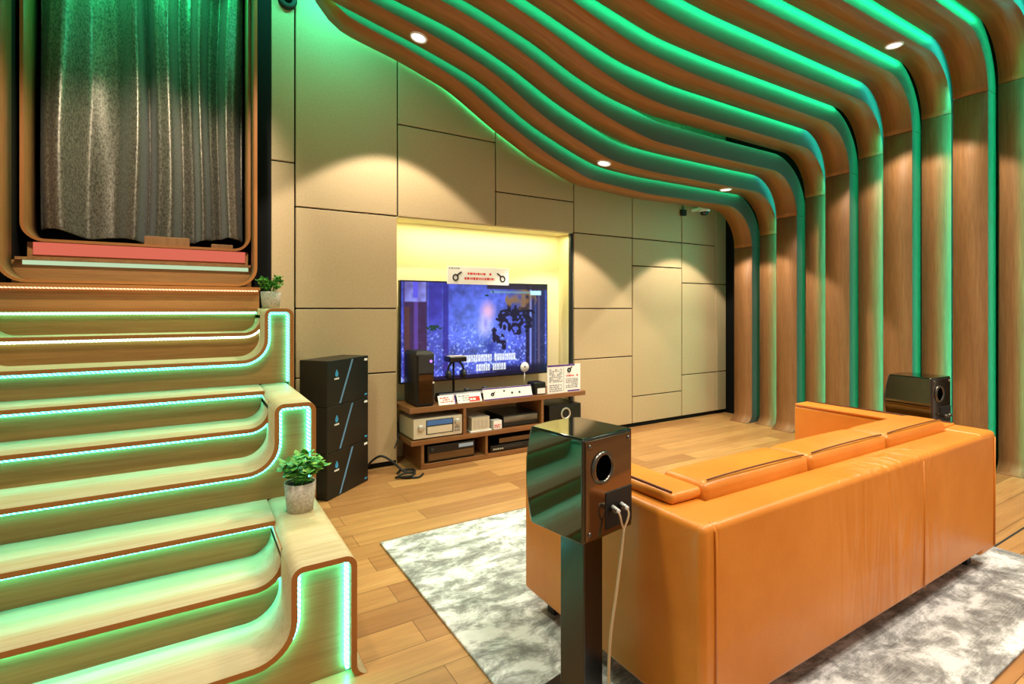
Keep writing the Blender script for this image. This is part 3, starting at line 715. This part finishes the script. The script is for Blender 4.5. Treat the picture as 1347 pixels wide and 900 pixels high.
# leaning price cards: front face leans back with height
def card(x0, x1, y, z0, h, lean, label, deco, th=.004, group='price and information cards on the cabinet'):
    t = thing('price_card', label, 'card', ((x0+x1)/2, y, z0), 0, group)
    tl = lean/h
    mb = MB(); mb.add([(x0, y, z0), (x1, y, z0), (x1, y+th, z0), (x0, y+th, z0), (x0, y+lean, z0+h), (x1, y+lean, z0+h), (x1, y+lean+th, z0+h), (x0, y+lean+th, z0+h)],
                      [(3,2,1,0),(4,5,6,7),(0,1,5,4),(1,2,6,5),(2,3,7,6),(3,0,4,7)])
    obj('card', mb, M['paper'], t)
    for (kind, a, b, c, d_, rows, mt, sd) in deco:
        mb = MB()
        xa, xb, za, zb = x0+(x1-x0)*a, x0+(x1-x0)*b, z0+h*c, z0+h*d_
        if kind == 's': scribble(mb, xa, xb, y-.0015, za, zb, rows, 0, sd, .85, tl, z0)
        elif kind == 'r': mb.add([(xa, y-.001+(za-z0)*tl, za), (xb, y-.001+(za-z0)*tl, za), (xb, y-.001+(zb-z0)*tl, zb), (xa, y-.001+(zb-z0)*tl, zb)], [(0,1,2,3)])
        elif kind == 'ring':
            cx_, cz_ = (xa+xb)/2, (za+zb)/2; rr = (xb-xa)/2
            mb.tube([(cx_+rr*.6*math.cos(q), y-.001+(cz_-z0)*tl, cz_+rr*.6*math.sin(q)) for q in np.linspace(0, 2*PI, 14)[:-1]], rr*.3, 5, closed=True)
            mb.tube([(cx_+rr*.5, y-.001+(cz_-z0)*tl, cz_+rr*.5), (cx_+rr*1.2, y-.001+(cz_-z0)*tl, cz_+rr*1.1)], rr*.22, 5)
        obj({'s': 'print', 'r': 'printed_band', 'ring': 'printed_mark'}[kind], mb, mt, t)
    return t
card(1.735, 1.89, 3.972, z, .072, .035, 'small white card with pink print, nearest the black tower case', [('s', .1, .9, .2, .85, 3, M['red'], 31), ('r', .93, 1, 0, 1, 0, M['purple'], 0)])
card(1.905, 2.135, 3.972, z, .07, .035, 'white card with a bold red block, second from the tower case', [('s', .06, .5, .2, .9, 3, M['grey_ink'], 32), ('r', .48, .92, .08, .62, 0, M['red'], 0), ('s', .52, .88, .15, .55, 1, M['paper'], 33)])
card(2.155, 2.655, 3.975, z, .098, .03, 'long white card with purple borders on the cabinet top', [('r', 0, 1, .9, 1, 0, M['purple'], 0), ('r', 0, 1, 0, .09, 0, M['purple'], 0), ('ring', .14, .22, .3, .6, 0, M['ink'], 0), ('s', .4, .52, .55, .8, 1, M['ink'], 34), ('s', .56, .8, .3, .62, 1, M['ink'], 35)])
t = boxthing('black_speaker_box', 'small black box carrying a white price sticker, beside the big information sign', 'box', 2.685, 2.815, 3.985, 4.12, z, z+.115, M['satin'], .015)
mb = MB(); mb.box(2.715, 2.80, 3.981, 3.985, z+.01, z+.06); obj('sticker', mb, M['paper'], t)
mb = MB(); scribble(mb, 2.722, 2.795, 3.9795, z+.018, z+.04, 1, 0, 36); obj('print', mb, M['red'], t)
card(2.82, 3.21, 3.975, z, .265, -.0, 'large white information sign at the right end of the cabinet top', [('r', 0, .82, .94, 1.0, 0, M['purple'], 0), ('s', .06, .44, .38, .86, 9, M['grey_ink'], 41), ('s', .06, .44, .05, .32, 4, M['grey_ink'], 42),
     ('r', .485, .495, .05, .9, 0, M['grey_ink'], 0), ('ring', .58, .72, .70, .88, 0, M['ink'], 0), ('s', .56, .92, .54, .64, 1, M['red'], 43), ('s', .55, .92, .14, .50, 6, M['grey_ink'], 44), ('r', .6, .98, .02, .07, 0, M['purple'], 0)])

# cables on the floor, left of the cabinet
def cable(name, pts, r, m_, label, cat='cable', group=None):
    cu_ = []; P = [Vector(p) for p in pts]
    for i in range(len(P)-1):
        p0, p1, p2, p3 = P[max(i-1, 0)], P[i], P[i+1], P[min(i+2, len(P)-1)]
        for s in range(6):
            q = s/6; cu_.append(.5*((2*p1)+(p2-p0)*q+(2*p0-5*p1+4*p2-p3)*q*q+(3*p1-p0-3*p2+p3)*q**3))
    cu_.append(P[-1])
    return tag(obj(name, MB().tube(cu_, r, 8), m_), label, cat, group)
cable('power_cable', [(1.18, 4.17, .012), (1.22, 4.10, .10), (1.28, 4.05, .14), (1.36, 4.02, .09), (1.43, 3.97, .02), (1.50, 3.93, .009), (1.52, 4.00, .009), (1.44, 4.04, .009), (1.38, 3.97, .009)], .009, M['black'],
      'thick black cable looping up beside the black carton stack', group='black cables left of the cabinet')
cable('power_cable', [(1.42, 4.15, .16), (1.475, 4.22, .23), (1.50, 4.3, .30), (1.52, 4.38, .32)], .006, M['black'], 'thin black cable rising behind the cabinet left end', group='black cables left of the cabinet')
cable('power_cable', [(1.55, 3.86, .009), (1.49, 3.80, .009), (1.41, 3.83, .009), (1.36, 3.89, .009), (1.41, 3.905, .02), (1.48, 3.86, .027), (1.44, 3.81, .027), (1.37, 3.83, .022), (1.335, 3.88, .009)], .008, M['black'], 'coiled black cable lying on the floor at the cabinet corner', group='black cables left of the cabinet')

# ------------------------------------------------------------------ rug
mb = MB(); x0, x1, y0, y1 = .89, 3.705, .68, 2.845
obj_r = obj('area_rug', mb.box(x0, x1, y0, y1, .0005, .014), M['rug'], bevel=.005)
tag(obj_r, 'mottled grey and white rug on the oak floor under the sofa', 'rug')

# ------------------------------------------------------------------ sofa
SX0, SX1, SYB, SYF = 1.228, 3.452, .975, 1.905; ZR = .0145
sf = thing('leather_sofa', 'orange leather three seat sofa seen from behind, on the grey rug', 'sofa', ((SX0+SX1)/2, 1.4, ZR))
def soft_box(x0, x1, y0, y1, z0, z1, nx=10, ny=6, nz=6, puff=.0, sag=0, seed=0):
    """box with gently bulging faces"""
    rnd = random.Random(seed); mb = MB()
    def P(u, v, w):
        x, y, z_ = x0+(x1-x0)*u, y0+(y1-y0)*v, z0+(z1-z0)*w
        b = lambda q: 4*q*(1-q)
        x += (2*u-1)*puff*b(v)*b(w) if u in (0, 1) else 0
        y += (2*v-1)*puff*b(u)*b(w) if v in (0, 1) else 0
        z_ += (2*w-1)*puff*b(u)**.5*b(v)**.5 if w in (0, 1) else 0
        return (x, y, z_)
    def face(fn, a, b_):
        b0 = [fn(i/a, j/b_) for j in range(b_+1) for i in range(a+1)]
        mb.add(b0, [(j*(a+1)+i, j*(a+1)+i+1, (j+1)*(a+1)+i+1, (j+1)*(a+1)+i) for j in range(b_) for i in range(a)], 0, True)
    for w in (0, 1): face(lambda s, t, w=w: P(s, t, w), nx, ny)
    for v_ in (0, 1): face(lambda s, t, v_=v_: P(s, v_, t), nx, nz)
    for u in (0, 1): face(lambda s, t, u=u: P(u, s, t), ny, nz)
    return mb
BK = obj('back_panel', soft_box(SX0+.05, SX1-.03, SYB, 1.125, .118, .682, 16, 4, 6, .006), M['leather_back'], sf, bevel=.022, seg=4)
obj('back_seam', MB().tube([(2.62, SYB-.0045, .13), (2.62, SYB-.0065, .4), (2.62, SYB-.001, .66)], .0028, 6), M['leather'], BK)
for s, (a, b_) in enumerate(((SX0, SX0+.19), (SX1-.19, SX1))):
    ar = obj('armrest', soft_box(a, b_, SYB+.002, SYF, .095, .688 if s else .683, 3, 10, 6, .004), M['leather'], sf, bevel=.022, seg=4)
    xi = (a+.045, b_+.0) if s == 0 else (a, b_-.045)
    obj('arm_pad', soft_box(xi[0], xi[1], 1.13, SYF-.01, .685, .722 if s == 0 else .70, 3, 8, 2, .004), M['leather'], ar, bevel=.014, seg=3)
    xs_ = xi[0]+.012 if s == 0 else xi[1]-.012
    obj('arm_piping', MB().tube([(xs_, 1.14, .724 if s == 0 else .702), (xs_, 1.5, .727 if s == 0 else .705), (xs_, SYF-.02, .724 if s == 0 else .702)], .004, 6), M['stitch'], ar)
obj('corner_piping', MB().tube([(SX0+.052, SYB-.002, .12), (SX0+.052, SYB-.002, .66), (SX0+.052, SYB+.02, .684)], .004, 6), M['leather'], sf)
obj('corner_piping', MB().tube([(SX1-.032, SYB-.002, .12), (SX1-.032, SYB-.002, .66)], .004, 6), M['leather'], sf)
cw = (3.295-1.425)/3
for i in range(3):
    a = 1.425+cw*i
    cu_ = obj('back_cushion', soft_box(a+.003, a+cw-.003, 1.128, 1.315, .40, .728, 10, 5, 5, .010), M['leather'], sf, bevel=.026, seg=4)
    obj('cushion_piping', MB().tube([(a+.03+(cw-.06)*q, 1.141-.004*math.sin(PI*q), .7335+.0065*math.sin(PI*q)**.7) for q in np.linspace(0, 1, 14)], .0032, 6), M['stitch'], cu_)
    obj('seat_cushion', soft_box(a+.003, a+cw-.003, 1.30, SYF+.0, .28, .43, 8, 6, 3, .008), M['leather'], sf, bevel=.026, seg=4)
obj('seat_base', MB().box(SX0+.19, SX1-.19, 1.12, SYF-.01, .12, .285), M['leather'], sf, bevel=.01)
for (x, y) in ((SX0+.09, 1.80), (SX1-.11, 1.80), (SX0+.09, 1.07), (SX1-.12, 1.07)):
    obj('leg', MB().box(x-.024, x+.024, y-.024, y+.024, ZR, .12), M['black'], sf, bevel=.004)

# ------------------------------------------------------------------ speakers on stands
def speaker(loc, rz, labels, zb=ZR):
    """local frame: back panel at y = 0 facing -y, front bulges at +y"""
    Wd, D, Hh = .226, .262, .302
    z0 = loc[2]
    t = thing('bookshelf_speaker', labels[0], 'speaker', loc, rz, 'black bookshelf speakers')
    mb = MB(); n = 12; prof = [(0, .0), (Wd, .0)]
    # plan outline with a bulging front, rounded in height as well
    rows = [0, .04, .12, .25, .38, .5, .62, .75, .88, .96, 1]; cols = 12
    vs = []
    for r in rows:
        zz = Hh*r
        for i in range(cols+1):
            u = i/cols; vs.append((Wd*u, D-.045+.026*4*r*(1-r)+.022*(4*u*(1-u))**.8, zz))
    nf = cols+1; fs = [(j*nf+i, j*nf+i+1, (j+1)*nf+i+1, (j+1)*nf+i) for j in range(len(rows)-1) for i in range(cols)]
    mb.add(vs, fs, 0, True)
    bot = [(0, 0, 0), (Wd, 0, 0)]+[vs[i] for i in range(cols, -1, -1)]; top = [(0, 0, Hh), (Wd, 0, Hh)]+[vs[(len(rows)-1)*nf+i] for i in range(cols, -1, -1)]
    mb.add(bot, [tuple(range(len(bot)))]); mb.add(top, [tuple(range(len(top)))])
    mb.add([(0,0,0),(Wd,0,0),(Wd,0,Hh),(0,0,Hh)], [(0,1,2,3)])
    for u, k in ((0, 0), (Wd, cols)):
        side = [(u, 0, 0)]+[vs[j*nf+k] for j in range(len(rows))]+[(u, 0, Hh)]; mb.add(side, [tuple(range(len(side)))])
    o = obj('cabinet', mb, M['gloss'], t, bevel=.007, seg=3, local=True)
    obj('back_plate', MB().box(.008, Wd-.008, -.004, .002, .008, Hh-.008), M['brown_gloss'], t, bevel=.012, seg=4, local=True)  # brown tint stands in for a reflection on the gloss black back
    obj('port_ring', MB().lathe([(.036, -.002), (.039, -.010), (.045, -.010), (.049, -.003)], (.080, -.002, .208), 'y', 32), M['steel'], t, local=True)
    obj('port', MB().lathe([(0, -.0060), (.040, -.0066)], (.080, 0, .208), 'y', 32), M['port'], t, local=True)
    obj('terminal_plate', MB().box(.092, Wd-.010, -.007, .0, .022, .132), M['black'], t, bevel=.003, local=True)
    for px in (.112, .152):
        obj('binding_post', MB().lathe([(0, -.034), (.008, -.034), (.009, -.012), (.006, -.006)], (px, 0, .082), 'y', 14), M['steel'], t, local=True)
    for (sx, sz) in ((.024, .026), (.024, Hh-.026), (Wd-.024, .026), (Wd-.024, Hh-.026)):
        obj('screw', MB().lathe([(0, -.0075), (.0065, -.0075), (.008, -.004)], (sx, 0, sz), 'y', 14), M['steel'], t, local=True)
    obj('driver', MB().lathe([(0, .004), (.02, .002), (.055, .012), (.066, .016), (.07, .004)], (Wd/2, D-.008, Hh*.5), 'y', 28), M['dgrey'], t, local=True)
    s = thing('speaker_stand', labels[1], 'speaker stand', (loc[0], loc[1], zb), rz, 'black speaker stands')
    z0 -= zb
    obj('top_plate', MB().box(.02, Wd-.02, .03, D-.05, z0-.009, z0-.001), M['satin'], s, local=True)
    obj('column', MB().box(.072, .158, .06, .16, .02, z0-.009), M['column'], s, bevel=.004, local=True)
    obj('base_plate', MB().box(-.01, Wd+.01, -.02, D+.02, .0005, .02), M['satin'], s, bevel=.003, local=True)
    return t, s
t1, s1 = speaker((.943, 1.1555, .629), math.radians(9), ('glossy black bookshelf speaker in the foreground with a pale cable', 'black column stand holding the foreground speaker, beside the sofa left arm'))
t2, s2 = speaker((3.60, 1.30, .600), math.radians(-3), ('glossy black bookshelf speaker beyond the sofa right end, before the wooden wall', 'black column stand behind the sofa right arm, under the far speaker'))
# speaker cable: two leads joining, hanging down the stand
def w(lx, ly, lz):
    a = math.radians(9); return (.943+lx*math.cos(a)-ly*math.sin(a), 1.1555+lx*math.sin(a)+ly*math.cos(a), .629+lz)
sc_ = thing('speaker_cable', 'pale braided cable hanging from the foreground speaker terminals', 'cable', w(.13, -.04, .08))
def lead(pts, r):
    P = [Vector(p) for p in pts]; out = []
    for i in range(len(P)-1):
        p0, p1, p2, p3 = P[max(i-1, 0)], P[i], P[i+1], P[min(i+2, len(P)-1)]
        for s in range(6):
            q = s/6; out.append(.5*((2*p1)+(p2-p0)*q+(2*p0-5*p1+4*p2-p3)*q*q+(3*p1-p0-3*p2+p3)*q**3))
    return MB().tube(out+[P[-1]], r, 8)
obj('cable_jacket', lead([w(.125, -.045, .03), w(.112, -.047, -.03), w(.085, -.05, -.14), w(.058, -.05, -.26), w(.05, -.05, -.40), w(.055, -.05, -.52), w(.075, -.05, -.603)], .0042), M['copper'], sc_)
obj('lead', lead([w(.112, -.034, .082), w(.110, -.044, .07), w(.114, -.046, .05), w(.125, -.045, .028)], .0032), M['copper'], sc_)
obj('lead', lead([w(.152, -.034, .082), w(.150, -.044, .07), w(.140, -.046, .05), w(.125, -.045, .028)], .0032), M['copper'], sc_)
for px in (.112, .152): obj('plug', MB().tube([w(px, -.014, .0895), w(px, -.040, .081)], .0062, 10), M['white'], sc_)

# ------------------------------------------------------------------ little devices on the walls
t = thing('dome_camera', 'white dome security camera hanging under the first wooden band', 'security camera', (5.10, 3.95, 2.43))
cz = 2.44
obj('housing', MB().lathe([(0, .05), (.065, .05), (.068, .0), (.060, -.015)], (5.10, 4.04, cz), n=28), M['white'], t)
obj('lens_dome', MB().lathe([(.048, -.015), (.046, -.035), (.03, -.052), (0, -.058)], (5.10, 4.04, cz), n=24), M['gloss_plastic'], t)
obj('mount', MB().box(5.07, 5.13, 4.04, 4.199, cz+.01, cz+.04), M['white'], t)
t = thing('wall_sensor', 'small black box on the wall seam near the white dome camera', 'sensor', (4.905, 4.2, 2.44))
obj('housing', MB().box(4.870, 4.94, 4.155, 4.199, 2.385, 2.455), M['black'], t, bevel=.005)
obj('antenna', MB().tube([(4.905, 4.18, 2.45), (4.905, 4.18, 2.53)], .006, 8), M['black'], t)
t = thing('wall_spotlight', 'round black fitting at the top of the wall, right of the alcove', 'wall fitting', (.612, 4.2, 3.575))
obj('ring', MB().lathe([(.030, -.035), (.055, -.04), (.066, -.03), (.066, 0)], (.612, 4.199, 3.585), 'y', 28), M['black'], t)
obj('lens', MB().lathe([(0, -.03), (.032, -.034)], (.612, 4.199, 3.585), 'y', 24), M['gloss_plastic'], t)
